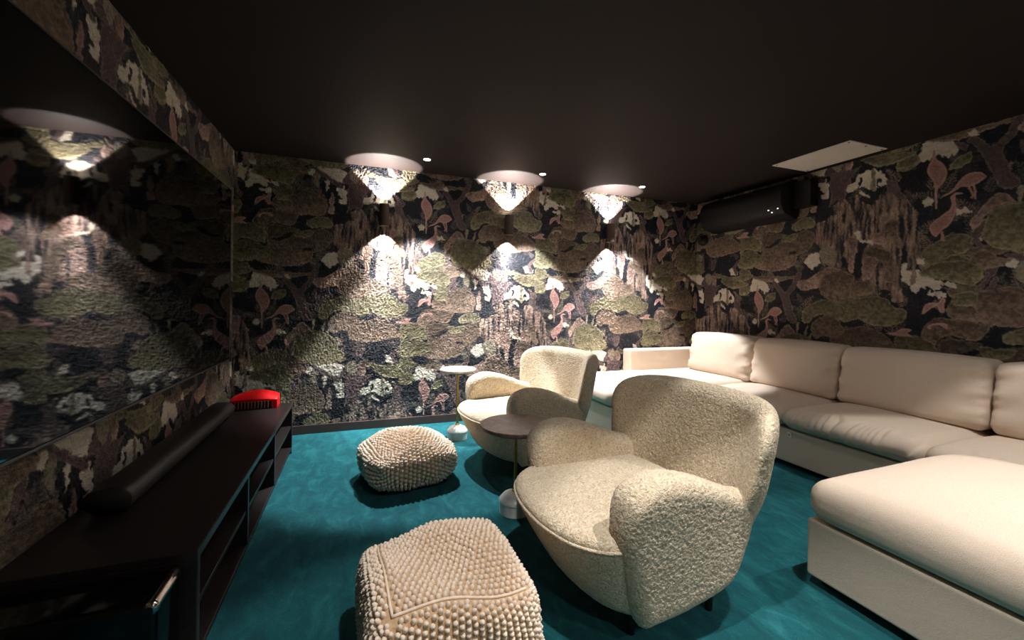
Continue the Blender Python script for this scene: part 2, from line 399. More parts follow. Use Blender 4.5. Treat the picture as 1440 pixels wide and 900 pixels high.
def noise_mat(name, stops, scale, rough, bs=0., bd=.002, spec=.5, vec=None, detail=4, metal=0.):
    m = mat(name, (1, 1, 1), rough, metal, spec); c, o = coords(m, 'Object', vec or (1, 1, 1))
    n = nd(m, 'ShaderNodeTexNoise', Scale=scale, Detail=detail); lk(m, c, o, n, 'Vector')
    r = ramp(m, n, 'Fac', stops); lk(m, r, 'Color', m.node_tree.nodes['Principled BSDF'], 'Base Color')
    if bs: bump(m, n, 'Fac', bs, bd)
    return m
S = lambda *c: tuple(float(v) for v in srgb(*c))
M = {}
def build_materials():
    # wallpaper: colours come from the computed mural stored on the wall mesh, relief from noise
    m = M['wallpaper'] = mat('mural_wallpaper', (1, 1, 1), .55, 0, .35); b = m.node_tree.nodes['Principled BSDF']
    at = nd(m, 'ShaderNodeAttribute', attribute_name='mural'); lk(m, at, 'Color', b, 'Base Color')
    c, o = coords(m)
    n1 = nd(m, 'ShaderNodeTexNoise', Scale=120, Detail=3); lk(m, c, o, n1, 'Vector')
    c2, o2 = coords(m, 'Object', (60, 60, 420)); n2 = nd(m, 'ShaderNodeTexNoise', Scale=1, Detail=2); lk(m, c2, o2, n2, 'Vector')
    b1 = bump(m, n1, 'Fac', 1, .006); b2 = bump(m, n2, 'Fac', 1, .0035, b1)
    bw = nd(m, 'ShaderNodeRGBToBW'); lk(m, at, 'Color', bw, 'Color'); bump(m, bw, 'Val', .6, .006, b2)
    M['ceiling'] = noise_mat('dark_ceiling_paint', [(.3, S(38, 31, 29)), (.7, S(41, 33, 31))], 3, .7, spec=.15)
    M['baseboard'] = noise_mat('dark_baseboard', [(.3, S(58, 46, 42)), (.7, S(72, 58, 52))], 20, .5, vec=(1, 1, 6))
    # carpet
    m = M['carpet'] = mat('teal_carpet', (1, 1, 1), .9, 0, .2); b = m.node_tree.nodes['Principled BSDF']
    c, o = coords(m, 'Object', (1.6, .8, 1)); n = nd(m, 'ShaderNodeTexNoise', Scale=7, Detail=9, Roughness=.75, Distortion=.6); lk(m, c, o, n, 'Vector')
    c, o = coords(m, 'Object', (1, 1, 1)); f = nd(m, 'ShaderNodeTexNoise', Scale=260, Detail=3); lk(m, c, o, f, 'Vector')
    r = ramp(m, n, 'Fac', [(.3, S(4, 60, 68)), (.52, S(7, 88, 96)), (.72, S(42, 118, 122))])
    mx = nd(m, 'ShaderNodeMix', data_type='RGBA', blend_type='MULTIPLY'); mx.inputs[0].default_value = .6
    r2 = ramp(m, f, 'Fac', [(.3, (.45, .45, .45)), (.7, (1.25, 1.25, 1.25))])
    m.node_tree.links.new(r.outputs['Color'], mx.inputs[6]); m.node_tree.links.new(r2.outputs['Color'], mx.inputs[7]); m.node_tree.links.new(mx.outputs[2], b.inputs['Base Color'])
    b1 = bump(m, n, 'Fac', .5, .02); bump(m, f, 'Fac', .7, .006, b1)
    b.inputs['Sheen Weight'].default_value = .15; b.inputs['Sheen Tint'].default_value = (.3, .7, .75, 1)
    # boucle
    m = M['boucle'] = mat('cream_boucle', (1, 1, 1), .9, 0, .15); b = m.node_tree.nodes['Principled BSDF']
    c, o = coords(m); v = nd(m, 'ShaderNodeTexVoronoi', Scale=62, Randomness=1.); lk(m, c, o, v, 'Vector')
    n = nd(m, 'ShaderNodeTexNoise', Scale=75, Detail=4, Distortion=2.0); lk(m, c, o, n, 'Vector')
    r = ramp(m, n, 'Fac', [(.3, S(176, 152, 120)), (.5, S(216, 198, 170)), (.7, S(234, 220, 196))]); lk(m, r, 'Color', b, 'Base Color')
    b1 = bump(m, v, 'Distance', -.8, .006); bump(m, n, 'Fac', 1, .007, b1); b.inputs['Sheen Weight'].default_value = .2
    # sofa linen
    m = M['linen'] = mat('beige_linen', (1, 1, 1), .85, 0, .2); b = m.node_tree.nodes['Principled BSDF']
    c, o = coords(m, 'Object', (300, 300, 900)); n = nd(m, 'ShaderNodeTexNoise', Scale=1, Detail=2); lk(m, c, o, n, 'Vector')
    c2, o2 = coords(m); n2 = nd(m, 'ShaderNodeTexNoise', Scale=9, Detail=5); lk(m, c2, o2, n2, 'Vector')
    r = ramp(m, n, 'Fac', [(.3, S(206, 187, 168)), (.7, S(224, 206, 188))]); lk(m, r, 'Color', b, 'Base Color')
    b1 = bump(m, n2, 'Fac', .35, .014); bump(m, n, 'Fac', .8, .002, b1)
    M['knit'] = noise_mat('cream_knit', [(.3, S(222, 200, 178)), (.7, S(238, 222, 204))], 60, .85, .4, .003, spec=.2)
    M['knit_gap'] = noise_mat('knit_ground', [(.3, S(176, 144, 110)), (.7, S(206, 176, 142))], 90, .9, .4, .003, spec=.1)
    M['black_wood'] = noise_mat('black_brown_wood', [(.3, S(26, 20, 19)), (.7, S(34, 26, 25))], 6, .42, .1, .001, vec=(18, 1, 18))
    M['edge_wood'] = noise_mat('console_edge', [(.3, S(46, 42, 42)), (.7, S(60, 56, 55))], 8, .35, vec=(10, 1, 10))
    M['screen'] = mat('tv_glass', S(5, 5, 6), .035, 0, .75)
    M['bezel'] = mat('tv_bezel', S(86, 84, 84), .35, .7)
    M['black_fabric'] = noise_mat('black_speaker_cloth', [(.3, S(26, 23, 22)), (.7, S(36, 32, 30))], 400, .5, .3, .001)
    M['black_plastic'] = noise_mat('matte_black_plastic', [(.3, S(20, 17, 17)), (.7, S(27, 23, 23))], 40, .6, 0, spec=.3)
    M['gloss_black'] = mat('gloss_black', S(7, 7, 7), .10, 0, .35)
    M['chrome'] = mat('chrome', S(225, 215, 208), .14, 1.)
    M['brass'] = noise_mat('brass', [(.3, S(180, 132, 66)), (.7, S(205, 156, 84))], 30, .28, 0, metal=1.)
    M['red'] = noise_mat('red_plastic', [(.3, S(214, 6, 14)), (.7, S(232, 10, 18))], 14, .4, .1, .002)
    M['stripe_dark'] = mat('dark_slot', S(38, 12, 14), .6)
    M['stripe_pale'] = mat('pale_rib', S(150, 96, 92), .6)
    def marble(n, a, b_, c_, vein):
        m = mat(n, (1, 1, 1), .3, 0, .5); c, o = coords(m); t = nd(m, 'ShaderNodeTexNoise', Scale=9, Detail=10, Roughness=.65, Distortion=vein); lk(m, c, o, t, 'Vector')
        r = ramp(m, t, 'Fac', [(.3, a), (.5, b_), (.7, c_)]); lk(m, r, 'Color', m.node_tree.nodes['Principled BSDF'], 'Base Color'); return m
    M['white_marble'] = marble('white_marble', S(206, 206, 202), S(226, 227, 222), S(236, 236, 232), 2)
    M['pale_marble'] = marble('cream_marble', S(196, 168, 146), S(224, 200, 180), S(236, 222, 206), 3)
    M['brown_marble'] = marble('brown_marble', S(92, 72, 62), S(124, 102, 88), S(152, 130, 114), 3)
    M['dark_metal'] = noise_mat('dark_bronze', [(.3, S(70, 58, 48)), (.7, S(84, 70, 58))], 30, .5, 0, metal=.2)
    M['leg'] = noise_mat('black_leg_wood', [(.3, S(16, 14, 13)), (.7, S(24, 21, 20))], 20, .45)
    M['white_panel'] = noise_mat('white_panel_paint', [(.3, S(212, 202, 190)), (.7, S(222, 212, 200))], 5, .6)
    M['white_label'] = mat('white_cloth_label', S(230, 226, 220), .8)
    M['grey_mark'] = mat('grey_print', S(120, 116, 112), .8)
    def emit(n, col, st):
        m = bpy.data.materials.new(n); m.use_nodes = True; b = m.node_tree.nodes['Principled BSDF']
        b.inputs['Base Color'].default_value = (*col, 1); b.inputs['Emission Color'].default_value = (*col, 1); b.inputs['Emission Strength'].default_value = st; return m
    M['lens'] = emit('lamp_lens', (1, .93, .84), 30); M['down_lens'] = emit('downlight_lens', (1, .95, .9), 14)
    M['led'] = emit('white_indicator', (1, .95, .9), 1.2)
    M['trim_ring'] = mat('dark_trim', S(40, 34, 32), .5)
# ---------------------------------------------------------------- room
RELIEF = .009
def wall_grid(name, wall, us, zs, img, rx, ry):
    U, Z = np.meshgrid(us, zs, indexing='ij')
    if wall == 'B': P = np.stack([U, np.full_like(U, YB), Z], -1)
    elif wall == 'R': P = np.stack([np.full_like(U, XR), U, Z], -1)
    elif wall == 'L': P = np.stack([np.full_like(U, XL), U, Z], -1)
    else: P = np.stack([U, np.full_like(U, -2.2), Z], -1)
    nu, nz = U.shape; rng = np.random.default_rng(11)
    rel = (vnoise((nu, nz), 1.6, 1.6, rng)*.6+vnoise((nu, nz), 5, 1.4, rng)*.4-.5)*RELIEF
    ax = {'B': 1, 'R': 0, 'L': 0, 'N': 1}[wall]; P[..., ax] += rel*np.clip(np.minimum(np.arange(nu)[:, None], nu-1-np.arange(nu)[:, None])/3, 0, 1)
    V = P.reshape(-1, 3)
    i, j = np.meshgrid(np.arange(nu-1), np.arange(nz-1), indexing='ij'); a = (i*nz+j).ravel()
    Fq = np.stack([a, a+nz, a+nz+1, a+1], 1)
    if wall in 'L': Fq = Fq[:, ::-1]
    if wall == 'R': Fq = Fq
    o = mesh_np(name, V, Fq, M['wallpaper'], None, True)
    p, q = pat(wall if wall in 'BRL' else 'B', V[:, 0], V[:, 1], V[:, 2])
    c = np.ones((len(V), 4)); c[:, :3] = sample(img, rx, ry, p, q)
    at = o.data.color_attributes.new('mural', 'FLOAT_COLOR', 'POINT'); at.data.foreach_set('color', c.astype(np.float32).ravel())
    # give the wall thickness behind it
    return structure(o)
def room():
    img, rx, ry = make_pattern()
    zs = np.linspace(0, HT, 500)
    wall_grid('wall_back', 'B', np.linspace(XL, XR, 1000), zs, img, rx, ry)
    wall_grid('wall_right', 'R', np.concatenate([np.arange(-2.2, .9, .03), np.linspace(.9, YB, 700)]), zs, img, rx, ry)
    wall_grid('wall_left', 'L', np.concatenate([np.arange(-2.2, 1.3, .03), np.linspace(1.3, YB, 500)]), zs, img, rx, ry)
    wall_grid('wall_rear', 'N', np.arange(XL, XR+.02, .03), np.linspace(0, HT, 90), img, rx, ry)
    structure(box('floor', XL-.1, XR+.1, -2.3, YB+.1, -.1, 0, M['carpet'], bev=0))
    structure(box('ceiling', XL-.1, XR+.1, -2.3, YB+.1, HT, HT+.1, M['ceiling'], bev=0))
    structure(box('baseboard_back', XL, XR, YB-.014, YB, 0, .076, M['baseboard'], bev=.002))
    structure(box('baseboard_right', XR-.014, XR, -2.2, YB-.014, 0, .076, M['baseboard'], bev=.002))
    structure(box('baseboard_left', XL, XL+.014, -2.2, YB-.014, 0, .076, M['baseboard'], bev=.002))
# ---------------------------------------------------------------- lights
def spot(loc, rot, power, ang, blend, rad, col=(1, .86, .72)):
    l = bpy.data.lights.new('spot', 'SPOT'); l.energy = power; l.spot_size = R(ang); l.spot_blend = blend; l.shadow_soft_size = rad; l.color = col
    o = bpy.data.objects.new('spot', l); COL.objects.link(o); o.location = loc; o.rotation_euler = rot; return o
P_UP, P_DOWN = 140, 90
def lights():
    side = ['left', 'middle', 'right']
    first = None
    where = ['nearest the television wall, above the small cream side table', 'in the middle of the three, behind the far armchair', 'nearest the corner sofa, under the ceiling at right']
    for i, x in enumerate((.205, 1.415, 2.605)):
        zc, y = 1.952, 4.005
        if first is None:
            t = empty('wall_sconce', (x, YB, zc))
            lathe('body', [(.036, -.1), (.043, -.1), (.043, .1), (.036, .1), (.036, .09), (.036, -.09)], M['dark_metal'], t, 32, 'Z', (0, y-YB, 0))
            bm = bmesh.new(); bbox(bm, -.025, .025, -.035, -.001, -.05, .05, .004); from_bm('mounting_plate', bm, M['dark_metal'], t, False)
            lathe('lens', [(.001, .09), (.035, .09), (.035, .094), (.001, .094)], M['lens'], t, 24, 'Z', (0, y-YB, 0))
            lathe('lens', [(.001, -.094), (.035, -.094), (.035, -.09), (.001, -.09)], M['lens'], t, 24, 'Z', (0, y-YB, 0))
            first = t
        else:
            t = copy_tree(first); t.location = (x, YB, zc)
        tag(t, 'dark up-and-down wall lamp '+where[i], 'wall lamp', 'wall lamps along the back wall')
        cool = (1, .93, .88)
        spot((x, y, zc+.10), (math.pi, 0, 0), P_UP, 90, .12, .012, cool)
        spot((x, y, zc-.10), (0, 0, 0), P_DOWN, 92, .2, .012, cool)
        spot((x, y, zc-.10), (R(2), 0, 0), 200, 60, 1, .012, (1, .95, .93))
        spot((x, y, zc-.10), (R(2), 0, 0), 500, 30, 1, .012, (1, .96, .95))
    first = None
    for i, x in enumerate((.535, 1.626, 2.76)):
        for y in (3.67, .72):
            if y == 3.67:
                if first is None:
                    t = empty('ceiling_downlight', (x, y, HT))
                    lathe('trim_ring', [(.029, -.0035), (.041, -.0035), (.044, 0), (.029, 0)], M['trim_ring'], t, 32)
                    lathe('lens', [(.001, -.006), (.027, -.006), (.029, -.004), (.029, -.0005), (.001, -.0005)], M['down_lens'], t, 32)
                    first = t
                else: t = copy_tree(first); t.location = (x, y, HT)
                tag(t, ['small lit ceiling spot nearest the television wall', 'small lit ceiling spot in the middle of the row', 'small lit ceiling spot nearest the sofa wall'][i], 'downlight', 'ceiling downlights')
            spot((x, y, HT-.02), (0, 0, 0), {3.67: (420, 350, 300)[i], .72: (118, 118, 82)[i]}[y], 67, .22, .02, {3.67: (.95, .97, 1), .72: (1, .97, .935)}[y])
            spot((x, y, HT-.02), (0, 0, 0), {3.67: 4, .72: 22}[y], 172, 1, .03, (1, .96, .92))  # added wide fill, lifts the ambient light on the walls
        spot((x, -1.2, HT-.02), (0, 0, 0), 125, 125, 1, .03, (1, .95, .9))  # added unseen fill row behind the camera, brightens the faces turned to it
# ---------------------------------------------------------------- television side
def tv_side():
    xs = -.893
    t = tag(empty('television', (XL, 2.6, .7)), 'huge black glossy flat television on the left wall', 'television')
    y0, y1, z0, z1 = 1.33, 3.625, .722, 1.978
    bm = bmesh.new(); bbox(bm, XL+.0062, xs-.004, y0, y1, z0, z1, .004); o = from_bm('housing', bm, M['black_plastic'], None, False)
    o.parent = t; o.matrix_parent_inverse = Matrix.Translation(-t.location)
    o = box('screen', xs-.004, xs, y0+.006, y1-.006, z0+.012, z1-.006, M['screen'], None, .001); o.parent = t; o.matrix_parent_inverse = Matrix.Translation(-t.location)
    bm = bmesh.new(); bbox(bm, xs-.003, xs+.004, y0, y1, z0, z0+.011, .002)
    for a in ((y0, y1, z1-.005, z1), (y1-.005, y1, z0, z1), (y0, y0+.005, z0, z1)): bbox(bm, xs-.003, xs+.002, *a, .001)
    o = from_bm('bezel', bm, M['bezel'], None, False); o.parent = t; o.matrix_parent_inverse = Matrix.Translation(-t.location)
    # console
    W = M['black_wood']; x0, x1, y0, y1, h = XL+.016, -.468, 1.58, 3.60, .385
    t = tag(empty('media_console', ((x0+x1)/2, (y0+y1)/2, 0)), 'long low black-brown open media console under the television', 'media console')
    inv = Matrix.Translation(-t.location)
    def part(n, *a, m=W, bev=.002):
        o = box(n, *a, m, None, bev); o.parent = t; o.matrix_parent_inverse = inv; return o
    part('top', x0, x1, y0, y1, h-.026, h)
    part('side_panel', x0, x1, y0, y0+.026, 0.002, h-.026); part('side_panel', x0, x1, y1-.026, y1, .002, h-.026)
    part('bottom_board', x0, x1, y0+.026, y1-.026, .03, .05)
    part('plinth', x0+.01, x1-.012, y0+.026, y1-.026, .002, .03)
    part('back_panel', x0, x0+.01, y0+.026, y1-.026, .05, h-.026)
    for y in (2.235, 2.89): part('divider', x0+.01, x1, y-.011, y+.011, .05, h-.026)
    for a, b in ((y0+.026, 2.224), (2.246, 2.879), (2.901, y1-.026)): part('shelf', x0+.01, x1-.004, a, b, .195, .213)
    bm = bmesh.new(); bbox(bm, x1, x1+.002, y0, y1, h-.026, h, 0)
    for y in (y0+.013, 2.235, 2.89, y1-.013): bbox(bm, x1, x1+.002, y-.011, y+.011, .05, h-.026, 0)
    o = from_bm('edge_banding', bm, M['edge_wood'], None, False); o.parent = t; o.matrix_parent_inverse = inv
    # sound bar: long rounded bar with flat foot
    t = tag(empty('soundbar', (-.85, 2.62, h)), 'long black rounded soundbar on the console along the wall', 'soundbar')
    n = 40; L = .685; prof = []
    for i in range(n):
        a = 2*math.pi*i/n; c, s = math.cos(a), math.sin(a)
        prof.append((.074*math.copysign(abs(c)**.8, c), .052+.047*math.copysign(abs(s)**.85, s)))
    bm = bmesh.new(); rings = []
    for y, k in ((-L, .95), (-L+.004, .985), (-L+.018, 1), (L-.018, 1), (L-.004, .985), (L, .95)):
        rings.append([bm.verts.new((x*k, y, .052+(z-.052)*k)) for x, z in prof])
    for a, b in zip(rings, rings[1:]):
        for i in range(n): bm.faces.new((a[i], a[(i+1) % n], b[(i+1) % n], b[i]))
    bm.faces.new(rings[0]); bm.faces.new(rings[-1]); from_bm('body', bm, M['black_fabric'], t)
    o = box('foot', -.045, .045, -L+.05, L-.05, .0005, .012, M['black_plastic'], t)
    # subwoofer at the near end
    t = tag(empty('subwoofer', (-.72, 1.485, 0)), 'gloss black subwoofer box standing against the near end of the console', 'subwoofer')
    bm = bmesh.new(); bbox(bm, -.215, .215, -.085, .085, .012, .352, .016, 5); from_bm('cabinet', bm, M['gloss_black'], t)
    bm = bmesh.new()  # chrome strip stands in for lamp light reflected along the rounded top edge
    tube_mesh(bm, [(.201, y, .338) for y in np.linspace(-.083, .083, 12)], .017, 14); from_bm('edge_highlight', bm, M['chrome'], t).__setitem__('label', 'bright chrome strip added for the highlight on the edge')
    for sx in (-1, 1):
        for sy in (-1, 1): lathe('foot', [(.015, .0005), (.018, .004), (.018, .014), (.001, .014)], M['black_plastic'], t, 16, 'Z', (sx*.17, sy*.055, 0))
    # red box with striped front
    t = tag(empty('red_box', (-.70, 3.52, h), R(1)), 'small red box with striped front and curved lid at far end of console', 'box')
    w, d, hf = .15, .07, .058
    bm = bmesh.new(); bbox(bm, -w, w, -d+.006, d, .001, hf, .004); from_bm('body', bm, M['red'], t, False)
    bm = bmesh.new(); N = 24; A = []; Bv = []
    for i in range(N+1):
        u = i/N; x = -w+2*w*u; top = hf+.004+.056*math.sin(math.pi*min(1, (u*.86+.06)))**.8
        A.append((bm.verts.new((x, -d+.004, hf+.001)), bm.verts.new((x, -d+.014, hf+.3*(top-hf))), bm.verts.new((x, -.01, hf+.8*(top-hf))), bm.verts.new((x, d-.01, top)), bm.verts.new((x, d-.002, hf+.001))))
    for a, b in zip(A, A[1:]):
        for k in range(4): bm.faces.new((a[k], b[k], b[k+1], a[k+1]))
        bm.faces.new((a[4], b[4], b[0], a[0]))
    bm.faces.new(A[0]); bm.faces.new(A[-1]); from_bm('lid', bm, M['red'], t)
    box('front_panel', -w+.002, w-.034, -d+.002, -d+.006, .004, hf-.003, M['stripe_dark'], t, 0)
    for k in range(12):
        x = -w+.012+k*.0205; box('rib', x, x+.008, -d-.001, -d+.003, .006, hf-.002, M['stripe_pale'], t, .001)
# ---------------------------------------------------------------- boucle armchairs
def armchair():
    t = empty('armchair', (0, 0, 0))
    h = .0085
    # seat: bulging D-shaped block that narrows towards the floor
    plan = smooth([(-.475, .0), (-.462, .13), (-.42, .25), (-.345, .33), (-.26, .365), (-.18, .32), (0, .31), (.27, .31), (.27, -.31), (0, -.31), (-.18, -.32), (-.26, -.365), (-.345, -.345), (-.425, -.26), (-.465, -.13)], 4)
    def seat(X, Y, Z):
        k = 1-.30*np.clip((.40-Z)/.3, 0, 1.2)**1.2
        xs = .10+(X-.10)/k; ys = Y/(1-.10*np.clip((.40-Z)/.3, 0, 1.2))
        # evaluate the plan sdf on a fine lookup grid
        d2 = lut(plan, xs, ys)*k
        crown = .022*(1-np.clip((X+.08)/.42, -1, 1)**2)*(1-np.clip(Y/.36, -1, 1)**2)
        top = Z-(.412+crown); bot = .11-Z
        d = ext(d2, np.maximum(top, bot), .05)
        groove = .007*np.exp(-((Z-.375)/.007)**2)
        return d+groove
    def lut(P, xs, ys):
        g = np.linspace(-1, 1, 401); GX, GY = np.meshgrid(g, g, indexing='ij'); T = poly_sdf(P, GX, GY)
        fx = np.clip((xs+1)/.005, 0, 399.99); fy = np.clip((ys+1)/.005, 0, 399.99); i, j = fx.astype(int), fy.astype(int); a, b = fx-i, fy-j
        return (T[i, j]*(1-a)+T[i+1, j]*a)*(1-b)+(T[i, j+1]*(1-a)+T[i+1, j+1]*a)*b
    V, Q = surfnet(seat, (-.53, -.42, .06), (.33, .42, .48), h); mesh_np('seat', V, Q, M['boucle'], t)
    # piping along the seat edge
    bm = bmesh.new(); ring = [p*np.array([.985, .985]) for p in plan if p[0] < -.17]; ring.sort(key=lambda p: math.atan2(p[1], -p[0]))
    tube_mesh(bm, [(p[0]*1.0, p[1]*1.0, .380) for p in ring], .006, 8); from_bm('piping', bm, M['boucle'], t)
    # arms: rounded side slabs with a drooping top line
    prof = smooth([(-.305, .46), (-.29, .55), (-.225, .598), (-.13, .612), (-.02, .592), (.08, .556), (.17, .52), (.26, .488), (.285, .40), (.245, .26), (.18, .165), (0, .118), (-.16, .102), (-.20, .105), (-.245, .20), (-.29, .36)], 4)
    for s in (1, -1):
        def arm(X, Y, Z):
            g = lut(prof, X, Z-.0)
            yc = s*(.325+.02*np.clip((Z-.12)/.4, 0, 1)); hw = .052+.022*np.clip((Z-.15)/.4, 0, 1)*np.clip((.25-X)/.4, .2, 1)
            return ext(g, abs(Y-yc)-hw, .052)
        V, Q = surfnet(arm, (-.36, s*.345-.13, .06), (.34, s*.345+.13, .66), h); mesh_np('arm', V, Q, M['boucle'], t)
    # back: curved shell with forward wings
    bp = smooth([(.0, .812), (.2, .810), (.36, .800), (.43, .762), (.45, .69), (.438, .60), (.415, .48), (.345, .34), (.29, .2), (.24, .14), (.1, .125), (-.1, .125), (-.24, .14), (-.29, .2), (-.345, .34), (-.415, .48), (-.438, .60), (-.45, .69), (-.43, .762), (-.36, .800), (-.2, .810)], 4)
    def back(X, Y, Z):
        xc = .392-.15*np.clip((abs(Y)-.12)/.30, 0, 1.3)**2.2+.26*(Z-.58)+.02
        g = lut(bp, Y, Z)
        th = .062-.012*np.clip((Z-.5)/.3, 0, 1)
        return ext(g, abs(X-xc)-th, .055)*.9
    V, Q = surfnet(back, (.0, -.49, .08), (.58, .49, .87), h); mesh_np('backrest', V, Q, M['boucle'], t)
    tx = bpy.data.textures.new('boucle_curls', 'CLOUDS'); tx.noise_scale = .0085; tx.noise_depth = 1; tx.noise_type = 'HARD_NOISE'; tx.contrast = 1.6
    for ch in [o for o in bpy.data.objects if o.parent == t]:
        if ch.name.startswith('piping'): continue
        md = ch.modifiers.new('sub', 'SUBSURF'); md.levels = md.render_levels = 1
        md = ch.modifiers.new('curl', 'DISPLACE'); md.texture = tx; md.strength = -.004; md.mid_level = .4; md.texture_coords = 'LOCAL'
    for sx, sy in ((-.16, .24), (-.16, -.24), (.2, .25), (.2, -.25)):
        lathe('leg', [(.013, .001), (.021, .14), (.021, .16), (.001, .16)], M['leg'], t, 16, 'Z', (sx, sy, 0))
    return t
# ---------------------------------------------------------------- side tables and poufs
def side_table(loc, h, r, top, rim, base_r, label):
    t = tag(empty('side_table', loc), label, 'side table', 'pedestal side tables beside the armchairs')
    lathe('base', [(.001, .001), (base_r, .001), (base_r, .058), (base_r*1.04, .062), (base_r*1.04, .07), (base_r*.98, .078), (base_r*.78, .098), (base_r*.45, .112), (.03, .117), (.001, .117)], M['white_marble'], t, 48)
    lathe('collar', [(.012, .116), (.02, .117), (.02, .126), (.012, .13), (.001, .13)], M['brass'], t, 24)
    lathe('pole', [(.009, .12), (.009, h-.028), (.001, h-.028)], M['brass'], t, 20)
    lathe('top', [(.001, h-.02), (r-.006, h-.02), (r, h-.014), (r, h-.004), (r-.004, h), (.001, h)], top, t, 72)
    lathe('rim', [(.001, h-.028), (r*.9, h-.028), (r*.93, h-.021), (.001, h-.021)], rim, t, 64)
    return t
def pouf(loc, rz, hx, hy, ht, nub, rough_top, label, seed, sag, seam, rnd):
    """knitted cube pouf: squashed rounded cube covered with rows of little knobs"""
    t = tag(empty('knitted_pouf', loc, rz), label, 'pouf', 'knitted poufs on the carpet')
    rng = np.random.default_rng(seed)
    ph = rng.random(6)*6.28
    def shape(p):
        # p on cube [-1,1]^3 -> pouf surface
        x, y, z = p[:, 0], p[:, 1], p[:, 2]
        e = rnd; l = (abs(x)**e+abs(y)**e+abs(z)**e)**(1/e); q = p/l[:, None]
        X, Y, Z = q[:, 0]*hx, q[:, 1]*hy, q[:, 2]
        bul = 1+.07*(1-Z**2)
        zz = (Z*.5+.5)*ht
        w = .012*np.sin(3.1*q[:, 0]+2.2*q[:, 1]+ph[0])+.005*np.sin(5.2*q[:, 0]-3.7*q[:, 1]+ph[1])
        k = np.clip((Z-.2)/.8, 0, 1)
        zz = zz+k*(w-sag*(q[:, 0]**2+q[:, 1]**2)*.5+rough_top*q[:, 0]*q[:, 1]*.5)
        f = 1+.02*np.sin(9*np.arctan2(Y, X)+4*Z+ph[2])*(1-k)
        return np.stack([X*bul*f, Y*bul*f, np.maximum(zz, .004)], 1)
    n = 34; g = np.linspace(-1, 1, n+1); V = []; Fq = []; nubs = []; dirs = []
    for ax in range(3):
        for s in (-1, 1):
            A, Bb = np.meshgrid(g, g, indexing='ij'); p = np.zeros((n+1, n+1, 3)); p[..., ax] = s; p[..., (ax+1) % 3] = A; p[..., (ax+2) % 3] = Bb
            P = shape(p.reshape(-1, 3)); base = sum(len(v) for v in V); V.append(P)
            i, j = np.meshgrid(np.arange(n), np.arange(n), indexing='ij'); a = (i*(n+1)+j).ravel()+base
            q = np.stack([a, a+n+1, a+n+2, a+1], 1); Fq.append(q if s > 0 else q[:, ::-1])
            if ax == 2 and s < 0: continue
            na = round(2*(hx, hy, ht/2)[(ax+1) % 3]/nub); nb = round(2*(hx, hy, ht/2)[(ax+2) % 3]/nub)
            ga = (np.arange(na)+.5)/na*2-1; gb = (np.arange(nb)+.5)/nb*2-1
            A, Bb = np.meshgrid(ga, gb, indexing='ij')
            A = A+np.where(np.arange(nb)[None, :] % 2 == 0, .25, -.25)*2/na; A = np.clip(A, -.99, .99)
            p = np.zeros((na, nb, 3)); p[..., ax] = s; p[..., (ax+1) % 3] = A; p[..., (ax+2) % 3] = Bb
            p = p.reshape(-1, 3); e = .02; d1 = p.copy(); d1[:, (ax+1) % 3] += e; d2 = p.copy(); d2[:, (ax+2) % 3] += e
            c = shape(p); t1 = shape(d1)-c; t2 = shape(d2)-c; nn = np.cross(t1, t2)*s; nn /= np.linalg.norm(nn, axis=1)[:, None]+1e-9
            keep = c[:, 2] > .02
            if seam and ax == 2: keep &= (abs(p[:, 0]+.84) > .028) & (abs(p[:, 1]+.86) > .03)
            nubs.append(c[keep]); dirs.append(nn[keep])
    mesh_np('cushion_body', np.concatenate(V), np.concatenate(Fq), M['knit_gap'], t)
    if seam:
        bm = bmesh.new(); g2 = np.linspace(-.855, .93, 40)
        for L in (np.stack([np.full(40, -.84), g2, np.ones(40)], 1), np.stack([g2, np.full(40, -.86), np.ones(40)], 1)):
            tube_mesh(bm, [tuple(v+np.array([0, 0, .003])) for v in shape(L)], .0042, 8)
        from_bm('seam', bm, M['knit'], t)
    C = np.concatenate(nubs); D = np.concatenate(dirs); N = len(C)
    C = C+rng.normal(0, nub*.06, C.shape)
    # one knob: capped 6-gon bead
    m = 7; prof = [(.50, -.15), (.56, .25), (.42, .58), (.16, .74)]
    up = np.where(abs(D[:, 2:3]) < .9, np.array([[0, 0, 1.]]), np.array([[1., 0, 0]])); U = np.cross(D, up); U /= np.linalg.norm(U, axis=1)[:, None]; W = np.cross(D, U)
    Vs = []
    for r, z in prof:
        for k in range(m):
            a = 2*math.pi*k/m; Vs.append(C+(U*math.cos(a)+W*math.sin(a))*r*nub*.74+D*z*nub*.92)
    Vs.append(C+D*.82*nub*.92); Vs = np.stack(Vs, 1); k = Vs.shape[1]
    fq = []
    for a in range(len(prof)-1):
        for i in range(m): fq.append((a*m+i, a*m+(i+1) % m, (a+1)*m+(i+1) % m, (a+1)*m+i))
    for i in range(m): fq.append(((len(prof)-1)*m+i, (len(prof)-1)*m+(i+1) % m, k-1, k-1))
    quad = np.array(fq[:(len(prof)-1)*m]); tri = np.array([f[:3] for f in fq[(len(prof)-1)*m:]])
    off = (np.arange(N)*k)[:, None, None]
    V2 = Vs.reshape(-1, 3)
    allq = (quad[None]+off).reshape(-1, 4); allt = (tri[None]+off).reshape(-1, 3)
    me = bpy.data.meshes.new('knobbly_cover'); me.vertices.add(len(V2)); me.vertices.foreach_set('co', V2.ravel())
    li = np.concatenate([allq.ravel(), allt.ravel()]); me.loops.add(len(li)); me.loops.foreach_set('vertex_index', li)
    ls = np.concatenate([np.arange(len(allq))*4, len(allq)*4+np.arange(len(allt))*3]); me.polygons.add(len(ls)); me.polygons.foreach_set('loop_start', ls)
    me.update(calc_edges=True); me.validate(); link('knobbly_cover', me, M['knit'], t)
    return t
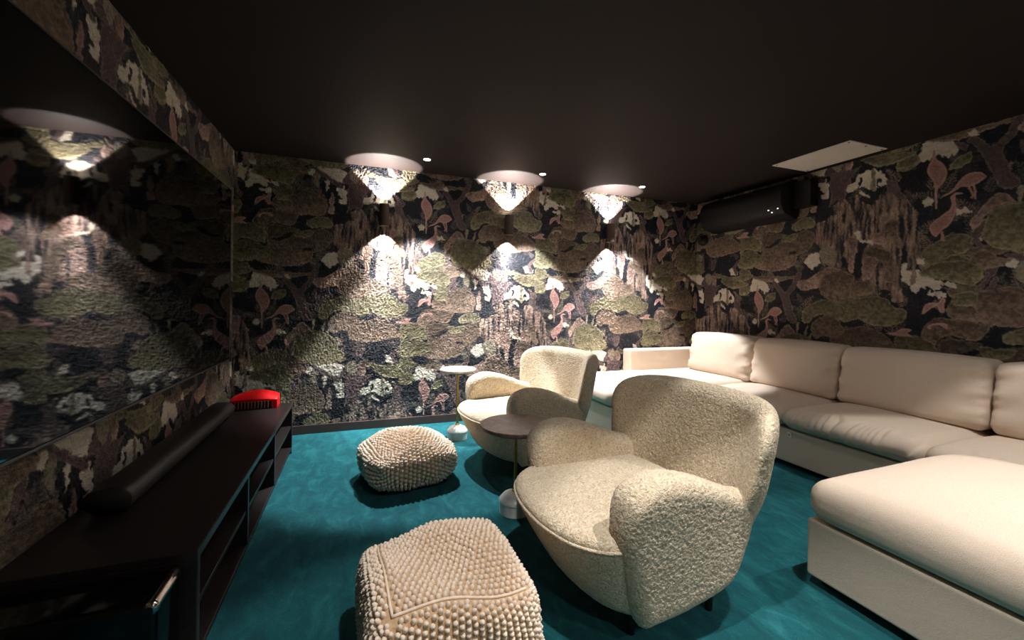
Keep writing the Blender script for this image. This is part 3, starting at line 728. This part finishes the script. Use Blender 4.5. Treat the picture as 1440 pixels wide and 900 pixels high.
# ---------------------------------------------------------------- sofa
def cushion(name, x0, x1, y0, y1, z0, z1, parent, crown=.03, r=.06, side=.02, fold=None, seed=0, lean=0., tilt=None, step=.016):
    cx, cy, cz = (x0+x1)/2, (y0+y1)/2, (z0+z1)/2; hx, hy, hz = (x1-x0)/2, (y1-y0)/2, (z1-z0)/2
    nx, ny, nz = max(8, int(hx*2/step)), max(8, int(hy*2/step)), max(6, int(hz*2/step*1.15)); rng = np.random.default_rng(seed); ph = rng.random(12)*6.28
    V = []; Fq = []; dims = (nx, ny, nz)
    for ax in range(3):
        for s in (-1, 1):
            na, nb = dims[(ax+1) % 3], dims[(ax+2) % 3]
            A, Bb = np.meshgrid(np.linspace(-1, 1, na+1), np.linspace(-1, 1, nb+1), indexing='ij'); p = np.zeros((na+1, nb+1, 3)); p[..., ax] = s; p[..., (ax+1) % 3] = A; p[..., (ax+2) % 3] = Bb
            base = sum(len(v) for v in V); V.append(p.reshape(-1, 3)); i, j = np.meshgrid(np.arange(na), np.arange(nb), indexing='ij'); a = (i*(nb+1)+j).ravel()+base
            q = np.stack([a, a+nb+1, a+nb+2, a+1], 1); Fq.append(q if s > 0 else q[:, ::-1])
    p = np.concatenate(V); hs = np.array([hx, hy, hz]); r = min(r, hz*.98, hx*.98, hy*.98)
    P = p*hs; inner = np.clip(P, -(hs-r), hs-r); d = P-inner; ln = np.linalg.norm(d, axis=1)[:, None]
    # push cube surface onto the rounded box
    P = inner+np.where(ln > 1e-9, d/np.maximum(ln, 1e-9)*r, 0)
    u = np.clip(P/hs, -1, 1)
    if tilt == 'back':      # back cushion: thickness along x, puffy face
        puff = (1-u[:, 1]**4)*(1-u[:, 2]**4)
        P[:, 0] += -crown*puff*np.where(u[:, 0] < 0, 1, .3)
        P[:, 2] += .012*(1-u[:, 1]**2)*(u[:, 2] > 0)
        P[:, 0] += (P[:, 2]+hz)*lean
        w = .009*np.sin(9*u[:, 2]+5*u[:, 1]+ph[0])*np.exp(-((abs(u[:, 1])-.9)/.18)**2)+.005*np.sin(23*u[:, 2]+ph[1]+3*u[:, 1])*np.exp(-((abs(u[:, 1])-.97)/.1)**2)
        P[:, 0] += w*(u[:, 0] < 0)
    else:
        puff = (1-abs(u[:, 0])**3)*(1-abs(u[:, 1])**3)
        P[:, 2] += crown*puff*np.where(u[:, 2] > 0, 1, 0)
        bz = 1-u[:, 2]**2
        P[:, 0] += side*bz*u[:, 0]*(1-.5*u[:, 1]**4); P[:, 1] += side*.5*bz*u[:, 1]
        P[:, 2] += .0035*np.sin(4*u[:, 0]+3*u[:, 1]+ph[2])*(u[:, 2] > 0)
        if fold:            # gathered pleats on the front edge
            f = np.exp(-(np.maximum(u[:, 0]+.93, 0)/.2)**2)*np.clip(1.2-abs(u[:, 1])**6, 0, 1)
            y = P[:, 1]; wv = (2*abs(np.sin(y*62+2*np.sin(y*21+ph[3])+1.5*u[:, 2]+2.*np.sin(5*u[:, 0]+y*17)))-1)*(.65+.35*np.sin(y*13+ph[4]))
            P[:, 2] += fold*wv*f*(u[:, 2] > -.3); P[:, 0] -= fold*wv*f*.9
    P += [cx, cy, cz]
    P -= np.array(parent.location)
    o = mesh_np(name, P, np.concatenate(Fq), M['linen'], parent)
    bm = bmesh.new(); bm.from_mesh(o.data); bmesh.ops.remove_doubles(bm, verts=bm.verts, dist=1e-5); bmesh.ops.recalc_face_normals(bm, faces=bm.faces); bm.to_mesh(o.data); bm.free()
    o.data.polygons.foreach_set('use_smooth', [True]*len(o.data.polygons))
    return o
def sofa():
    t = tag(empty('sectional_sofa', (3.2, 2.1, 0)), 'large U-shaped beige linen sectional sofa along the right wall', 'sofa')
    L = t.location
    def bx(n, x0, x1, y0, y1, z0, z1, bev=.02, m=None): return box(n, x0-L.x, x1-L.x, y0-L.y, y1-L.y, z0-L.z, z1-L.z, m or M['linen'], t, bev, 4)
    zb = .285
    bx('base', 2.94, 3.84, 1.26, 3.01, .045, zb, .012)
    bx('base', 2.005, 3.84, 3.012, 3.93, .045, zb+.012, .012)
    bx('base', 1.808, 2.90, .20, 1.255, .045, zb, .014)
    bx('base', 2.905, 3.84, .20, 1.255, .045, zb, .012)
    for x, y in ((1.9, 1.2), (1.9, .26), (2.07, 3.08), (2.07, 3.87), (3.0, 1.35), (3.0, 2.9), (3.78, .3), (3.78, 3.85)):
        bx('foot', x-.03, x+.03, y-.03, y+.03, .001, .045, .002, M['leg'])
    bx('back_frame', 3.70, 3.845, .20, 3.93, zb, .64, .03)
    bx('arm', 2.80, 3.845, 3.88, 4.03, .045, .672, .018)
    cushion('seat_cushion', 1.965, 3.70, 3.015, 3.875, zb+.022, .452, t, .022, .06, .02, seed=1)
    cushion('seat_cushion', 2.90, 3.70, 2.215, 3.01, zb+.008, .445, t, .02, .07, .02, .003, seed=2)
    cushion('seat_cushion', 2.90, 3.70, 1.40, 2.205, zb+.008, .445, t, .02, .07, .03, .011, seed=3, step=.0085)
    cushion('seat_cushion', 2.91, 3.70, .30, 1.392, zb+.008, .445, t, .02, .07, .02, .005, seed=4)
    cushion('chaise_cushion', 1.786, 2.895, .21, 1.25, zb+.002, .455, t, .075, .068, .006, seed=5)
    for k, (a, b) in enumerate(((2.985, 3.77), (2.215, 2.975), (1.375, 2.205), (.45, 1.365))):
        cushion('back_cushion', 3.46, 3.69, a, b, .448, .868, t, .04, .052, seed=10+k, lean=.16, tilt='back')
    # folded care label under the seat edge
    o = bx('care_tag', 2.925, 2.931, 2.15, 2.178, .235, .272, .001, M['white_label']); o['label'] = 'small white cloth care tag'
    bx('print_mark', 2.9235, 2.9255, 2.158, 2.170, .246, .258, 0, M['grey_mark'])
# ---------------------------------------------------------------- right wall and ceiling fittings
def fittings():
    t = tag(empty('air_conditioner', (XR, 3.3, 2.18)), 'long black rounded unit mounted high on the right wall near the corner', 'air conditioner')
    prof = smooth([(-.002, .155), (-.10, .158), (-.18, .135), (-.225, .07), (-.235, 0), (-.225, -.08), (-.18, -.14), (-.10, -.165), (-.002, -.165)], 4)
    prof = [p for p in prof if p[0] <= -.0015]
    bm = bmesh.new(); rings = []
    for y, k in ((-.50, .9), (-.49, .98), (-.47, 1), (.47, 1), (.49, .98), (.50, .9)):
        rings.append([bm.verts.new((-.002+(p[0]+.002)*k, y, p[1]*k)) for p in prof])
    n = len(prof)
    for a, b in zip(rings, rings[1:]):
        for i in range(n): bm.faces.new((a[i], a[(i+1) % n], b[(i+1) % n], b[i]))
    bm.faces.new(rings[0]); bm.faces.new(rings[-1]); o = from_bm('housing', bm, M['black_plastic'], t); o.data.set_sharp_from_angle(angle=R(40))
    for y, z in ((-.36, -.095), (-.385, -.118), (-.455, -.095)):
        lathe('indicator_light', [(.001, -.003), (.006, -.003), (.006, .004), (.001, .004)], M['led'], t, 12, 'X', (-.222 if z > -.1 else -.208, y, z))
    o = tag(box('pipe_cover', XR-.10, XR-.002, 2.625, 2.79, 2.085, 2.325, M['black_plastic'], None, .006), 'black square box on the wall beside the long rounded unit', 'box')
    t = tag(empty('corner_speaker', (XR, 3.955, 1.945)), 'small black round fitting low in the corner beneath the long unit', 'speaker')
    lathe('body', [(.001, -.075), (.03, -.072), (.055, -.05), (.062, -.02), (.062, -.004), (.001, -.004)], M['black_plastic'], t, 32, 'X')
    lathe('grille', [(.001, -.078), (.028, -.076), (.028, -.07), (.001, -.07)], M['black_fabric'], t, 24, 'X')
    t = tag(empty('ceiling_panel', (3.57, 2.36, HT)), 'white rectangular access panel flush in the black ceiling', 'ceiling panel')
    bm = bmesh.new(); bbox(bm, -.215, .215, -.31, .31, -.008, -.0005, .002); from_bm('plate', bm, M['white_panel'], t, False)
    for x, y in ((-.19, -.285), (0, -.285), (.19, -.285), (.19, .285), (-.19, .285)): lathe('screw', [(.001, -.0105), (.007, -.0105), (.008, -.0075), (.001, -.0075)], M['trim_ring'], t, 12, 'Z', (x, y, 0))
def camera():
    c = bpy.data.cameras.new('camera'); o = bpy.data.objects.new('camera', c); COL.objects.link(o)
    r, u, f = AX; m = Matrix([[r[i], u[i], -f[i], (0, 0, HC)[i]] for i in range(3)]+[[0, 0, 0, 1]]); o.matrix_world = m
    c.sensor_width = 36; c.lens = 36*F_PX/1440; c.shift_y = -(450-CY)/1440; c.clip_start = .05; sc.camera = o
def main():
    build_materials(); room(); lights(); tv_side()
    a = armchair(); a.location = (1.085, 1.515, 0); a.rotation_euler.z = R(2)
    tag(a, 'cream boucle armchair nearest the camera, in front of the white chaise', 'armchair', 'boucle armchairs')
    b = copy_tree(a); b.location = (1.16, 2.93, 0); b.rotation_euler.z = R(9)
    tag(b, 'cream boucle armchair further back, beside the tall cream side table', 'armchair', 'boucle armchairs')
    side_table((.845, 2.225, 0), .495, .205, M['brown_marble'], M['brown_marble'], .088, 'side table with brown round top and white base between the two armchairs')
    side_table((.81, 3.56, 0), .60, .155, M['pale_marble'], M['brass'], .085, 'taller thin side table with cream round top near the back wall')
    pouf((.275, 1.375, 0), R(3), .232, .235, .345, .0195, .02, 'large square knobbly cream knitted pouf at the bottom of the picture', 5, .03, True, 10)
    pouf((.318, 2.88, 0), R(12), .262, .25, .305, .0265, .03, 'smaller rounded knobbly cream knitted pouf in front of the far armchair', 8, .12, False, 3.6)
    sofa(); fittings(); camera()
    w = bpy.data.worlds.new('world'); sc.world = w; w.use_nodes = True; w.node_tree.nodes['Background'].inputs['Color'].default_value = (.0, .0, .0, 1)
    v = sc.view_settings; v.view_transform = 'Standard'; v.look = 'None'; v.exposure = 0; v.gamma = 1; v.use_curve_mapping = False
main()
